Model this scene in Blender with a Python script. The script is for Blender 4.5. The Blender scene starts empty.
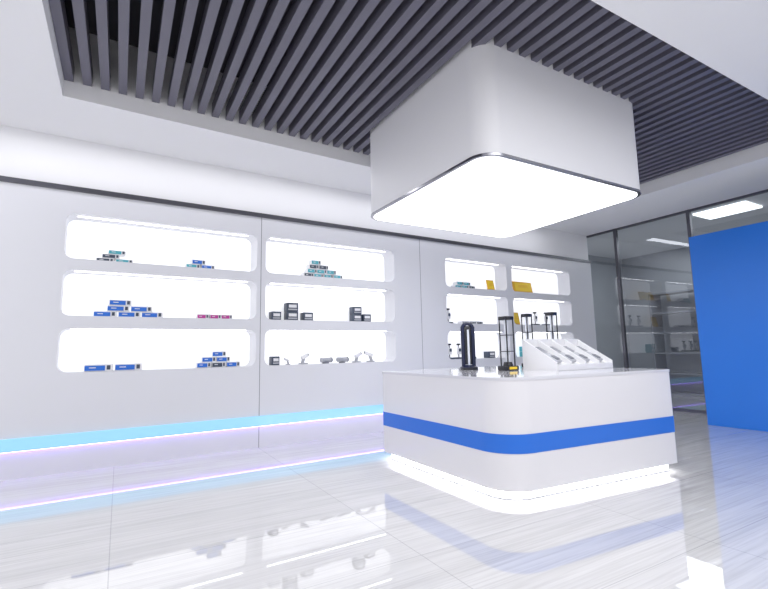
import bpy, bmesh, math, random
from mathutils import Vector, Matrix
random.seed(4)
S=bpy.context.scene
S.view_settings.view_transform='Standard'
S.view_settings.look='None'
S.view_settings.exposure=0.0

# ---------------- materials ----------------
def mat(name,col,rough=0.5,metal=0.0,emit=None,es=0.0,spec=0.5,coat=0.0,var=0.0):
    m=bpy.data.materials.new(name);m.use_nodes=True;nt=m.node_tree
    b=nt.nodes['Principled BSDF']
    b.inputs['Base Color'].default_value=(*col,1);b.inputs['Roughness'].default_value=rough
    b.inputs['Metallic'].default_value=metal;b.inputs['Specular IOR Level'].default_value=spec
    b.inputs['Coat Weight'].default_value=coat;b.inputs['Coat Roughness'].default_value=0.05
    if emit:
        b.inputs['Emission Color'].default_value=(*emit,1);b.inputs['Emission Strength'].default_value=es
    if var>0:
        tc=nt.nodes.new('ShaderNodeTexCoord');n=nt.nodes.new('ShaderNodeTexNoise');n.inputs['Scale'].default_value=1.5
        r=nt.nodes.new('ShaderNodeValToRGB')
        r.color_ramp.elements[0].color=(*[c*(1-var) for c in col],1);r.color_ramp.elements[1].color=(*col,1)
        nt.links.new(tc.outputs['Object'],n.inputs['Vector']);nt.links.new(n.outputs['Fac'],r.inputs[0]);nt.links.new(r.outputs[0],b.inputs['Base Color'])
    return m
M={}
M['wall']=mat('wall_paint',(0.87,0.87,0.89),0.6,var=0.02)
M['panel']=mat('panel_white',(0.74,0.745,0.785),0.35,var=0.02)
M['ceil']=mat('ceiling_paint',(0.90,0.90,0.91),0.7,var=0.02)
M['nicheback']=mat('niche_white_glow',(0.88,0.88,0.9),0.5,emit=(0.97,0.98,1),es=0.6)  # white back with emission added so the niche interiors look lit
M['slat']=mat('slat_grey',(0.145,0.14,0.18),0.45)
M['dark']=mat('dark_plenum',(0.045,0.045,0.055),0.8)
M['seam']=mat('seam_grey',(0.25,0.25,0.28),0.6)
M['trim']=mat('dark_metal_trim',(0.12,0.12,0.14),0.3,0.6)
M['led']=mat('led_white',(1,1,1),0.5,emit=(1,0.99,1),es=5)
M['plinthled']=mat('plinth_led',(1,1,1),0.5,emit=(1,1,1),es=8)
M['boxled']=mat('lightbox_diffuser',(1,1,1),0.5,emit=(1,1,1),es=3.0)
M['stripe']=mat('led_stripe_cyan',(0.2,0.35,0.5),0.2,emit=(0.28,0.64,0.94),es=0.72)
M['violet']=mat('added_violet_glow',(0.5,0.4,1),0.3,emit=(0.36,0.20,1.0),es=8)  # hidden emitter added under the stripe to tint floor and lower panel violet
M['counter']=mat('counter_white',(0.82,0.81,0.84),0.25,coat=0.3)
M['shell']=mat('lightbox_white',(0.85,0.85,0.875),0.45)
M['ctop']=mat('counter_top',(0.72,0.72,0.77),0.12,coat=0.6)
M['blue']=mat('blue_band',(0.02,0.17,0.72),0.3)
M['bluewall']=mat('blue_wall',(0.018,0.20,0.78),0.4,var=0.04)
M['chrome']=mat('chrome',(0.35,0.35,0.38),0.15,1.0)
M['black']=mat('black_plastic',(0.012,0.013,0.02),0.25)
M['navy']=mat('navy_plastic',(0.01,0.015,0.05),0.25)
M['yellow']=mat('yellow_label',(0.9,0.62,0.03),0.4)
M['gold']=mat('gold_plaque',(0.85,0.5,0.06),0.3,0.35)
M['white']=mat('white_plastic',(0.82,0.82,0.84),0.3)
M['grey']=mat('grey_plastic',(0.22,0.23,0.26),0.35)
M['lgrey']=mat('light_grey',(0.45,0.46,0.5),0.4)
M['pblue']=mat('pack_blue',(0.02,0.16,0.65),0.4)
M['pteal']=mat('pack_teal',(0.08,0.42,0.5),0.4)
M['pdark']=mat('pack_dark',(0.05,0.07,0.11),0.4)
M['pmag']=mat('pack_magenta',(0.5,0.04,0.3),0.4)
M['tube']=mat('lamp_tube',(0.75,0.78,0.85),0.1)
M['greywall']=mat('far_room_grey',(0.42,0.44,0.47),0.7,var=0.15)

def glassmat():
    m=bpy.data.materials.new('partition_glass');m.use_nodes=True;nt=m.node_tree;nt.nodes.clear()
    o=nt.nodes.new('ShaderNodeOutputMaterial');t=nt.nodes.new('ShaderNodeBsdfTransparent');g=nt.nodes.new('ShaderNodeBsdfGlossy')
    mx=nt.nodes.new('ShaderNodeMixShader');t.inputs[0].default_value=(0.62,0.67,0.70,1);g.inputs['Roughness'].default_value=0.02
    g.inputs[0].default_value=(0.9,0.93,1,1)
    lw=nt.nodes.new('ShaderNodeLayerWeight');lw.inputs[0].default_value=0.5
    nt.links.new(lw.outputs['Fresnel'],mx.inputs[0]);nt.links.new(t.outputs[0],mx.inputs[1]);nt.links.new(g.outputs[0],mx.inputs[2]);nt.links.new(mx.outputs[0],o.inputs[0])
    return m
M['glass']=glassmat()

def floormat():
    m=bpy.data.materials.new('marble_tile');m.use_nodes=True;nt=m.node_tree;N=nt.nodes;L=nt.links
    b=N['Principled BSDF'];b.inputs['Roughness'].default_value=0.02;b.inputs['IOR'].default_value=1.6
    b.inputs['Coat Weight'].default_value=0.6;b.inputs['Coat Roughness'].default_value=0.01
    tc=N.new('ShaderNodeTexCoord')
    br=N.new('ShaderNodeTexBrick');br.offset=0.0;br.inputs['Scale'].default_value=1.0
    br.inputs['Brick Width'].default_value=1.6;br.inputs['Row Height'].default_value=0.8;br.inputs['Mortar Size'].default_value=0.003
    br.inputs['Mortar Smooth'].default_value=0.0
    br.inputs['Color1'].default_value=(1,1,1,1);br.inputs['Color2'].default_value=(0.96,0.96,0.96,1);br.inputs['Mortar'].default_value=(0.72,0.72,0.74,1)
    L.new(tc.outputs['Object'],br.inputs['Vector'])
    def noise(sc,scale,dist,p0,p1,c0,c1):
        mp=N.new('ShaderNodeMapping');mp.inputs['Scale'].default_value=sc;L.new(tc.outputs['Object'],mp.inputs['Vector'])
        n=N.new('ShaderNodeTexNoise');n.inputs['Scale'].default_value=scale;n.inputs['Detail'].default_value=9;n.inputs['Distortion'].default_value=dist
        L.new(mp.outputs[0],n.inputs['Vector'])
        r=N.new('ShaderNodeValToRGB');r.color_ramp.elements[0].position=p0;r.color_ramp.elements[0].color=(*c0,1)
        r.color_ramp.elements[1].position=p1;r.color_ramp.elements[1].color=(*c1,1);L.new(n.outputs['Fac'],r.inputs[0]);return r.outputs[0]
    def mul(a,c):
        mx=N.new('ShaderNodeMix');mx.data_type='RGBA';mx.blend_type='MULTIPLY';mx.inputs[0].default_value=1
        L.new(a,mx.inputs[6]);L.new(c,mx.inputs[7]);return mx.outputs[2]
    a=noise((0.5,22,1),2.6,0.3,.32,.56,(0.64,0.63,0.635),(0.74,0.735,0.735))
    c2=noise((0.35,5,1),1.6,1.2,.35,.6,(0.90,0.90,0.90),(1,1,1))
    L.new(mul(mul(a,c2),br.outputs['Color']),b.inputs['Base Color'])
    return m
M['floor']=floormat()

# ---------------- geometry helpers ----------------
class B:
    def __init__(s): s.bm=bmesh.new();s.mats=[]
    def mi(s,k):
        if k not in s.mats:s.mats.append(k)
        return s.mats.index(k)
    def _fin(s,verts,k,T=None):
        if T is not None: bmesh.ops.transform(s.bm,matrix=T,verts=verts)
        fs=set(f for v in verts for f in v.link_faces);i=s.mi(k)
        for f in fs:f.material_index=i
    def box(s,c,d,k,rz=0,rx=0,ry=0,bev=0):
        r=bmesh.ops.create_cube(s.bm,size=1);vs=r['verts']
        bmesh.ops.scale(s.bm,vec=Vector(d),verts=vs)
        if bev>0:
            es=list(set(e for v in vs for e in v.link_edges))
            rr=bmesh.ops.bevel(s.bm,geom=es,offset=bev,segments=2,affect='EDGES',profile=0.5)
            vs=list(set(v for f in rr['faces'] for v in f.verts)|set(v for v in vs if v.is_valid))
        T=Matrix.Translation(c)@Matrix.Rotation(rz,4,'Z')@Matrix.Rotation(rx,4,'X')@Matrix.Rotation(ry,4,'Y')
        s._fin(vs,k,T);return s
    def bx(s,x0,x1,y0,y1,z0,z1,k,bev=0): return s.box(((x0+x1)/2,(y0+y1)/2,(z0+z1)/2),(x1-x0,y1-y0,z1-z0),k,bev=bev)
    def cyl(s,p0,p1,r,k,r2=None,seg=24):
        p0=Vector(p0);p1=Vector(p1);d=p1-p0
        q=bmesh.ops.create_cone(s.bm,cap_ends=True,segments=seg,radius1=r,radius2=r if r2 is None else r2,depth=d.length)
        T=Matrix.Translation((p0+p1)/2)@d.to_track_quat('Z','Y').to_matrix().to_4x4()
        s._fin(q['verts'],k,T);return s
    def prism(s,pts,z0,z1,k):
        lo=[s.bm.verts.new((x,y,z0)) for x,y in pts];hi=[s.bm.verts.new((x,y,z1)) for x,y in pts]
        n=len(pts);i=s.mi(k);fs=[s.bm.faces.new(lo[::-1]),s.bm.faces.new(hi)]
        for a in range(n):fs.append(s.bm.faces.new((lo[a],lo[(a+1)%n],hi[(a+1)%n],hi[a])))
        for f in fs:f.material_index=i
        return s
    def tube(s,path,r,k,seg=12):
        path=[Vector(p) for p in path];rings=[];i=s.mi(k)
        for a,p in enumerate(path):
            t=(path[min(a+1,len(path)-1)]-path[max(a-1,0)]).normalized()
            ref=Vector((0,1,0)) if abs(t.y)<0.9 else Vector((1,0,0))
            u=t.cross(ref).normalized();v=t.cross(u)
            rings.append([s.bm.verts.new(p+u*math.cos(2*math.pi*j/seg)*r+v*math.sin(2*math.pi*j/seg)*r) for j in range(seg)])
        for a in range(len(rings)-1):
            for j in range(seg):
                f=s.bm.faces.new((rings[a][j],rings[a][(j+1)%seg],rings[a+1][(j+1)%seg],rings[a+1][j]));f.material_index=i
        for R_ in (rings[0],rings[-1]):
            s.bm.faces.new(R_).material_index=i
        return s
    def done(s,name,parent=None,loc=(0,0,0),rz=0,smooth=True,W=None,recalc=True):
        if recalc: bmesh.ops.recalc_face_normals(s.bm,faces=s.bm.faces)
        me=bpy.data.meshes.new(name);s.bm.to_mesh(me);s.bm.free()
        for k in s.mats:me.materials.append(M[k])
        if smooth:
            for p in me.polygons:p.use_smooth=True
            try: me.set_sharp_from_angle(angle=math.radians(35))
            except Exception: pass
        if W is not None: me.transform(W@Matrix.Translation(loc)@Matrix.Rotation(rz,4,'Z')); loc=(0,0,0);rz=0
        if W is not None:
            c=sum((v.co for v in me.vertices),Vector())/len(me.vertices);me.transform(Matrix.Translation(-c));loc=c
        o=bpy.data.objects.new(name,me);S.collection.objects.link(o);o.location=loc;o.rotation_euler=(0,0,rz)
        if parent:o.parent=parent
        return o
def empty(name,loc=(0,0,0)):
    e=bpy.data.objects.new(name,None);S.collection.objects.link(e);e.location=loc;return e
def rounded(corners,rads,seg=14):
    out=[];n=len(corners)
    for i in range(n):
        p=Vector(corners[i]);a=(Vector(corners[i-1])-p).normalized();b=(Vector(corners[(i+1)%n])-p).normalized();r=rads[i]
        if r<=0: out.append(tuple(p));continue
        ang=a.angle(b);d=r/math.tan(ang/2);c=p+(a+b).normalized()*(r/math.sin(ang/2))
        s0=p+a*d-c;s1=p+b*d-c
        a0=math.atan2(s0.y,s0.x);a1=math.atan2(s1.y,s1.x);da=(a1-a0+math.pi)%(2*math.pi)-math.pi
        for k in range(seg+1):
            t=a0+da*k/seg;out.append((c.x+r*math.cos(t),c.y+r*math.sin(t)))
    return out

# ---------------- room shell ----------------
YW=6.1;CZ=3.68
WM=Matrix.Translation((1.6,6.1,0))@Matrix.Rotation(math.radians(2.3),4,'Z')@Matrix.Translation((-1.6,-6.1,0))
B().bx(-5,14,-4,8,-0.1,0,'floor').done('floor',smooth=False)
RX0,RX1,RY0=-0.58,7.4,1.85
def ry1(x): return 5.06+(x-RX0)*0.05
c=B();T=.12
c.prism([(-5,-3),(RX0,-3),(RX0,8),(-5,8)],CZ,CZ+T,'ceil')
c.prism([(RX1,-3),(14,-3),(14,8),(RX1,8)],CZ,CZ+T,'ceil')
c.prism([(RX0,-3),(RX1,-3),(RX1,RY0),(RX0,RY0)],CZ,CZ+T,'ceil')
c.prism([(RX0,ry1(RX0)),(RX1,ry1(RX1)),(RX1,8),(RX0,8)],CZ,CZ+T,'ceil')
z0,z1=CZ+T,4.4
c.prism([(RX0-.03,RY0-.03),(RX0,RY0-.03),(RX0,ry1(RX0)),(RX0-.03,ry1(RX0))],z0,z1,'ceil')
c.prism([(RX1,RY0-.03),(RX1+.03,RY0-.03),(RX1+.03,ry1(RX1)),(RX1,ry1(RX1))],z0,z1,'ceil')
c.prism([(RX0,RY0-.03),(RX1,RY0-.03),(RX1,RY0),(RX0,RY0)],z0,z1,'ceil')
c.prism([(RX0-.03,ry1(RX0)),(RX1+.03,ry1(RX1)),(RX1+.03,ry1(RX1)+.03),(RX0-.03,ry1(RX0)+.03)],z0,z1,'ceil')
c.prism([(RX0-.03,RY0-.03),(RX1+.03,RY0-.03),(RX1+.03,ry1(RX1)+.03),(RX0-.03,ry1(RX0)+.03)],z1,z1+.04,'dark')
c.done('ceiling',smooth=False)
sl=B();x=RX0+.004
SZ=3.84
while x<RX1-.07:
    y1=ry1(x)-.006
    sl.prism([(x,RY0+.005),(x+.075,RY0+.005),(x+.075,y1),(x,y1)],SZ,SZ+.15,'slat');x+=.15
sl.done('ceiling_slats',smooth=False)
B().bx(-6,8.9,YW+.34,YW+.5,0,CZ,'wall').done('wall_back',smooth=False,W=WM)

cols=[(-0.58,1.55),(1.67,3.76),(4.82,6.32),(6.46,8.22)]
rows=[(2.29,2.80),(1.655,2.165),(1.04,1.515)]
TOPZ=3.05;XE=9.0
def wx(x):
    if x<1.6:return x
    if x<4.2:return 1.68+(x-1.68)*1.03
    if x<6.2:return 4.82+(x-4.72)*1.057
    return 6.47+(x-6.28)*1.08
def rrect(x0,x1,z0,z1,r):
    return rounded([(x0,z0),(x1,z0),(x1,z1),(x0,z1)],[r]*4,8)
cu=bpy.data.curves.new('p','CURVE');cu.dimensions='2D';cu.fill_mode='BOTH';cu.extrude=0.15
def spl(pts):
    s=cu.splines.new('POLY');s.points.add(len(pts)-1)
    for p,q in zip(s.points,pts):p.co=(q[0],q[1],0,1)
    s.use_cyclic_u=True
spl([(-6,0),(XE,0),(XE,TOPZ),(-6,TOPZ)])
for a,b in cols:
    for q0,q1 in rows: spl(rrect(a,b,q0,q1,.09)[::-1])
t=bpy.data.objects.new('tmp',cu);S.collection.objects.link(t)
dg=bpy.context.evaluated_depsgraph_get();me=bpy.data.meshes.new_from_object(t.evaluated_get(dg));bpy.data.objects.remove(t)
me.materials.clear();me.materials.append(M['panel'])
me.transform(WM@Matrix.Translation((0,YW+.15,0))@Matrix.Rotation(math.pi/2,4,'X'))
dw=empty('niche_display_wall')
po=bpy.data.objects.new('panel_face',me);S.collection.objects.link(po);po.parent=dw
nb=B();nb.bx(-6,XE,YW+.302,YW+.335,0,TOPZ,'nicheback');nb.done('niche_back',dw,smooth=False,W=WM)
ld=B()
for a,b in cols:
    for q0,q1 in rows: ld.bx(a+.1,b-.1,YW+.10,YW+.12,q1-.006,q1+.004,'led')
ld.done('niche_led_strips',dw,smooth=False,W=WM)
tr=B();tr.bx(-6,XE,YW-.02,YW+.3,TOPZ,TOPZ+.055,'trim')
for xs in (-2.6,1.605,4.28): tr.bx(xs-.004,xs+.004,YW-.0015,YW+.01,0,TOPZ,'seam')
tr.done('top_rail_and_seams',dw,smooth=False,W=WM)
st=B();st.bx(-6,XE,YW-.03,YW+.02,.275,.40,'stripe');st.bx(-6,XE,YW-.026,YW-.004,.269,.275,'violet');st.done('light_stripe',dw,smooth=False,W=WM)
B().bx(-6,XE,YW+.04,YW+.34,TOPZ+.055,CZ,'wall').done('wall_back_upper',smooth=False,W=WM)

# glass partition (single sheet facing the room)
GX=9.0
gp=empty('glass_partition')
g=B();vs=[g.bm.verts.new(p) for p in [(GX,-2,.05),(GX,-2,CZ-.02),(GX,YW+.7,CZ-.02),(GX,YW+.7,.05)]]
fc=g.bm.faces.new(vs);fc.normal_update()
if fc.normal.x>0: fc.normal_flip()
fc.material_index=g.mi('glass')
g.done('glass_pane',gp,smooth=False,recalc=False)
f=B()
for y in (5.76,4.31,2.78,1.2):
    f.bx(GX-.03,GX+.04,y-.03,y+.03,0,CZ,'trim')
f.bx(GX-.02,GX+.03,-2,YW+.7,0,.05,'trim');f.bx(GX-.02,GX+.03,-2,YW+.7,CZ-.04,CZ,'trim')
f.done('mullions',gp,smooth=False)
# far room
B().bx(12.4,12.5,-3,8,0,CZ,'greywall').done('wall_far_room',smooth=False)
B().bx(9.05,12.4,7.8,7.9,0,CZ,'greywall').done('wall_far_room_side',smooth=False)
B().bx(9.35,10.0,3.55,4.4,CZ-.03,CZ,'boxled').done('ceiling_panel_light',smooth=False)
cab=B()
cab.bx(11.8,12.3,3,6.8,0,.06,'grey')
for z in (.5,1.0,1.5,2.0,2.5): cab.bx(11.8,12.3,3,6.8,z,z+.03,'grey')
for yy in (3,4.25,5.5,6.77): cab.bx(11.8,12.3,yy,yy+.03,.06,2.5,'grey')
cab.done('storage_shelving',smooth=False)
B().bx(7.76,7.86,0.2,3.75,0,2.9,'bluewall',bev=.004).done('wall_blue_partition',smooth=False)

# ---------------- counter ----------------
def cpoly(o,rn=.3):
    return rounded([(2.635-o,2.72-o),(4.74+o,2.57-o),(4.74+o,4.68+o),(2.635-o,4.68+o)],[rn+o,.05+max(o,0),.05+max(o,0),.05+max(o,0)])
ct=empty('display_counter')
B().prism(cpoly(0),.08,.945,'counter').prism(cpoly(.004),.37,.52,'blue').done('counter_body',ct)
B().prism(cpoly(.006),.945,.97,'ctop').done('counter_top',ct)
B().prism(cpoly(-.06,.3),.012,.08,'plinthled').prism(cpoly(-.055,.3),0,.012,'lgrey').done('glowing_plinth',ct)
# ---------------- hanging light box ----------------
def bpoly(o): 
    return rounded([(2.56-o,2.71-o),(4.88+o,2.71-o),(4.88+o,4.86+o),(2.56-o,4.86+o)],[.2+o]*4,18)
hb=empty('hanging_light_box')
B().prism(bpoly(0),2.85,4.395,'shell').done('box_shell',hb)
B().prism(bpoly(.008),2.827,2.85,'chrome').done('metal_rim',hb)
B().prism(bpoly(-.03),2.820,2.827,'boxled').done('diffuser',hb)

# ---------------- counter top objects ----------------
TZ=.97
def lamp_tower(x,y,hgt,w):
    b=B();b.box((0,0,.025),(w*1.5,w*1.2,.05),'black',bev=.01);b.box((0,-w*.605,.027),(w*.9,.006,.025),'yellow')
    b.cyl((0,0,.05),(0,0,.09),w*.45,'black',w*.35)
    for sx in (-1,1):
        for sy in (-1,1): b.cyl((sx*w*.42,sy*w*.42,.05),(sx*w*.42,sy*w*.42,hgt-.03),.007,'black',seg=8)
    for sx in (-1,1): b.cyl((sx*w*.15,0,.09),(sx*w*.15,0,hgt-.04),.012,'tube',seg=12)
    for k in (.35,.65): b.box((0,0,hgt*k),(w*.9,w*.9,.008),'black')
    b.box((0,0,hgt-.02),(w,w,.04),'black',bev=.008)
    return b.done('uv_lamp_tower',loc=(x,y,TZ))
lamp_tower(3.63,3.66,.58,.12)
lamp_tower(4.40,4.08,.66,.10)
lamp_tower(4.52,3.80,.66,.10)
b=B();w=.06;hh=.55
path=[(-w,0,.04)]+[(-w,0,.04+(hh-.04-w)*k/6) for k in range(1,7)]+[(-w*math.cos(a),0,hh-.02-w+w*math.sin(a)) for a in [math.pi*k/12 for k in range(1,12)]]+[(w,0,.04+(hh-.04-w)*k/6) for k in range(6,-1,-1)]
b.tube(path,.022,'navy');b.cyl((0,0,0),(0,0,.03),.105,'black',.10,seg=32);b.cyl((0,0,.03),(0,0,.055),.10,'navy',.06,seg=32)
b.box((0,.005,.28),(.10,.02,.44),'black',bev=.006)
b.cyl((0,-.02,.055),(0,-.02,.46),.013,'tube')
b.done('uv_lamp_arch',loc=(3.50,4.15,TZ),rz=-.5)
b=B();W=.90;D=.42;H=.33
def wedge(bb,x0,x1,y0,y1,h0,h1,k,z0=0):
    vs=[bb.bm.verts.new(p) for p in [(x0,y0,z0),(x1,y0,z0),(x1,y1,z0),(x0,y1,z0),(x0,y0,z0+h0),(x1,y0,z0+h0),(x1,y1,z0+h1),(x0,y1,z0+h1)]]
    i=bb.mi(k)
    for f in [(3,2,1,0),(4,5,6,7),(0,1,5,4),(1,2,6,5),(2,3,7,6),(3,0,4,7)]: bb.bm.faces.new([vs[j] for j in f]).material_index=i
wedge(b,.004,W-.004,.004,D-.004,.03,.24,'white',.002)
for i in range(5):
    x=i*(W-.015)/4; wedge(b,x,x+.015,0,D,.085,.325,'white')
b.bx(.0155,W-.0155,-.010,.0035,0.001,.06,'white');b.bx(.001,W-.001,D+.0005,D+.02,0,H,'white')
sa=math.atan2(.21,D)
for i in range(4):
    xc=(i+.5)*(W-.015)/4+.0075
    def on(t,l,dz=0): return (xc,D*t,.03+.21*t+dz)
    b.box(on(.80,0,.016),(.18,.12,.012),'lgrey',rx=sa)
    for q in range(4): b.box(on(.70+.06*q,0,.024),(.14,.010,.006),'grey',rx=sa)
    b.box(on(.34,0,.026),(.09,.18,.03),'lgrey',rx=sa,bev=.008)
    b.box(on(.26,0,.046),(.05,.08,.02),'grey',rx=sa,bev=.004)
    b.box((xc-.07,D*.5,.03+.21*.5+.014),(.04,.04,.012),'pblue',rx=sa)
b.done('sloped_product_stand',loc=(3.78,3.15,TZ))

# ---------------- niche products ----------------
NY=YW+.06
def stack(x0,x1,h,z,kinds,n=3,bh=.055):
    x0=wx(x0);x1=wx(x1);z+=.001
    b=B();layers=max(1,round(h/bh));w=(x1-x0);bw=w/n
    for L in range(layers):
        m=max(1,n-L) if layers>1 else n
        off=(n-m)*bw*.5*random.uniform(.5,1.3)
        for j in range(m):
            xc=x0+off+(j+.5)*bw;rz=random.uniform(-.1,.1)
            zc=z+L*bh+bh/2
            b.box((xc,NY+.1,zc),(bw*.94,.13,bh*.96),'white',rz=rz)
            TT=Matrix.Rotation(rz,3,'Z');k=random.choice(kinds)
            def add(dx,wd,dz,hd,kk):
                p=TT@Vector((dx,-.067,0));b.box((xc+p.x,NY+.1+p.y,zc+dz),(wd,.004,hd),kk,rz=rz)
            add(-bw*.12,bw*.66,-bh*.06,bh*.7,k);add(bw*.33,bw*.12,0,bh*.6,'pdark')
            p=TT@Vector((-bw*.2,-.070,0));b.box((xc+p.x,NY+.1+p.y,zc),(bw*.22,.004,bh*.12),'white',rz=rz)
    return b.done('product_carton_stack',W=WM)
r1,r2,r3=rows[0][0],rows[1][0],rows[2][0]
stack(-.28,.10,.15,r1,['pteal','pdark','pblue'],2,.05);stack(.68,1.03,.12,r1,['pteal','pblue'],2,.06)
stack(-.28,.45,.20,r2,['pblue'],3,.068);stack(.83,1.27,.06,r2,['pmag','pmag'],3,.06)
stack(-.34,.25,.09,r3,['pblue'],2,.08);stack(.84,1.38,.20,r3,['pblue','pblue','pdark'],3,.068)
stack(2.24,2.85,.26,r1,['pteal','pdark'],4,.065)
def cubes(lst,z):
    b=B()
    for x0,x1,h,k in lst:
        x0=wx(x0);x1=wx(x1)
        n=max(1,round(h/.12));hh=h/n
        for i in range(n):
            b.box(((x0+x1)/2,NY+.1,z+.001+hh*(i+.5)),(x1-x0,.14,hh*.98),k,bev=.003)
            b.box(((x0+x1)/2,NY+.028,z+hh*(i+.62)),((x1-x0)*.7,.004,hh*.34),'white')
            b.box(((x0+x1)/2,NY+.028,z+hh*(i+.25)),((x1-x0)*.8,.004,hh*.16),'lgrey')
    return b.done('product_cube_cartons',W=WM)
cubes([(1.79,1.92,.12,'pdark'),(2.0,2.16,.25,'pdark'),(2.24,2.38,.12,'pdark')],r2)
cubes([(3.02,3.16,.23,'pdark'),(3.19,3.32,.12,'pdark')],r2)
cubes([(1.80,1.90,.12,'pdark')],r3)
def pistol(x,z,s=1.0,rz=0.0,name='handheld_scanner'):
    b=B();b.box((0,0,.012),(.14,.11,.024),'lgrey',bev=.006);b.box((0,0,.07),(.05,.05,.11),'lgrey',rx=0,ry=.35,bev=.012)
    b.box((.03,0,.135),(.15,.07,.06),'white',ry=-.35,bev=.016);b.box((.10,0,.165),(.02,.06,.045),'pdark',ry=-.35,bev=.004)
    bmesh.ops.scale(b.bm,vec=(s,s,s),verts=b.bm.verts)
    return b.done(name,loc=(wx(x),NY+.1,z+.001),rz=rz,W=WM)
pistol(2.26,r3,.8,.3);pistol(2.04,r3,.5,2.8);pistol(3.1,r3,.8,.2);pistol(3.34,r3,.9,2.5)
def cyl_device(x,z,name='desktop_sensor'):
    b=B();b.cyl((0,0,0),(0,0,.02),.05,'grey');b.cyl((-.09,0,.05),(.09,0,.05),.035,'lgrey');b.cyl((.09,0,.05),(.11,0,.05),.037,'pdark');b.cyl((0,0,.02),(0,0,.04),.02,'grey')
    return b.done(name,loc=(wx(x),NY+.1,z+.001),rz=.3,W=WM)
cyl_device(2.60,r3);cyl_device(2.86,r3)
stack(5.0,5.45,.12,r1,['pteal','pdark'],3,.06)
stack(5.12,5.6,.05,r2,['pdark','grey'],3,.05)
def plaque(x,z,w,h):
    b=B();b.box((0,0,h/2+.005),(w,.018,h),'gold',rx=-.2,bev=.003);b.box((0,-.012,h/2+.007),(w*.82,.004,h*.76),'yellow',rx=-.2)
    for k in (.35,.5,.65): b.box((0,-.016,h*k+.005),(w*.5,.003,.01),'gold',rx=-.2)
    b.box((0,.06,h*.36),(.03,.012,h*.7),'pdark',rx=.28)
    return b.done('award_plaque',loc=(wx(x),NY+.08,z+.003),W=WM)
plaque(5.86,r1,.18,.20);plaque(6.68,r1,.55,.22);plaque(6.46,r2,.18,.24)
def meter(x,z,name='test_meter'):
    b=B();b.box((0,0,.015),(.14,.12,.03),'pdark',bev=.005);b.cyl((0,0,.03),(0,0,.24),.012,'chrome');b.box((0,-.01,.14),(.07,.05,.12),'white',bev=.01);b.box((0,-.037,.155),(.05,.004,.05),'pdark');b.cyl((0,0,.24),(0,0,.27),.035,'black')
    return b.done(name,loc=(wx(x),NY+.1,z+.001),W=WM)
meter(4.87,r2);meter(5.07,r3);meter(4.87,r3);meter(7.3,r2);meter(7.0,r2);meter(5.35,r3)
cubes([(5.7,5.85,.12,'pdark'),(6.6,6.75,.2,'pteal')],r3)

# ---------------- lights ----------------
def area(name,loc,sx,sy,e,col=(1,1,1),rot=(0,0,0)):
    l=bpy.data.lights.new(name,'AREA');l.shape='RECTANGLE';l.size=sx;l.size_y=sy;l.energy=e;l.color=col
    o=bpy.data.objects.new(name,l);S.collection.objects.link(o);o.location=loc;o.rotation_euler=rot;return o
area('unseen_fill_light',(2.5,0.2,3.63),5,1.6,105,(0.99,0.99,1))  # added fill lamp below the ceiling, out of view
area('unseen_fill_light_b',(-2.8,3.0,3.63),2.2,4,80,(0.99,0.99,1))  # second added fill, out of view on the left
area('wall_washer',(3.0,5.72,3.65),9,.2,30,(0.98,0.98,1),rot=(0,0,math.radians(2.3)))
area('far_room_fill',(10.8,5.0,3.64),1.6,3,60)  # added lamp that lightens the room behind the glass
w=bpy.data.worlds.new('w');S.world=w;w.use_nodes=True;bg=w.node_tree.nodes['Background'];bg.inputs[0].default_value=(0.965,0.96,1,1);bg.inputs[1].default_value=0.96

# ---------------- camera ----------------
cd=bpy.data.cameras.new('camera');cam=bpy.data.objects.new('camera',cd);S.collection.objects.link(cam);S.camera=cam
y,pi,r=[math.radians(a) for a in (60.07,7.07,-1.146)]
F=Vector((math.cos(y)*math.cos(pi),math.sin(y)*math.cos(pi),math.sin(pi)));R0=Vector((math.sin(y),-math.cos(y),0));U0=R0.cross(F)
R=math.cos(r)*R0+math.sin(r)*U0;U=-math.sin(r)*R0+math.cos(r)*U0
m=Matrix((R,U,-F)).transposed().to_4x4();m.translation=Vector((0,0,1.2));cam.matrix_world=m
cd.sensor_width=36;cd.sensor_fit='HORIZONTAL';cd.lens=457.9/768*36;cd.clip_start=.05
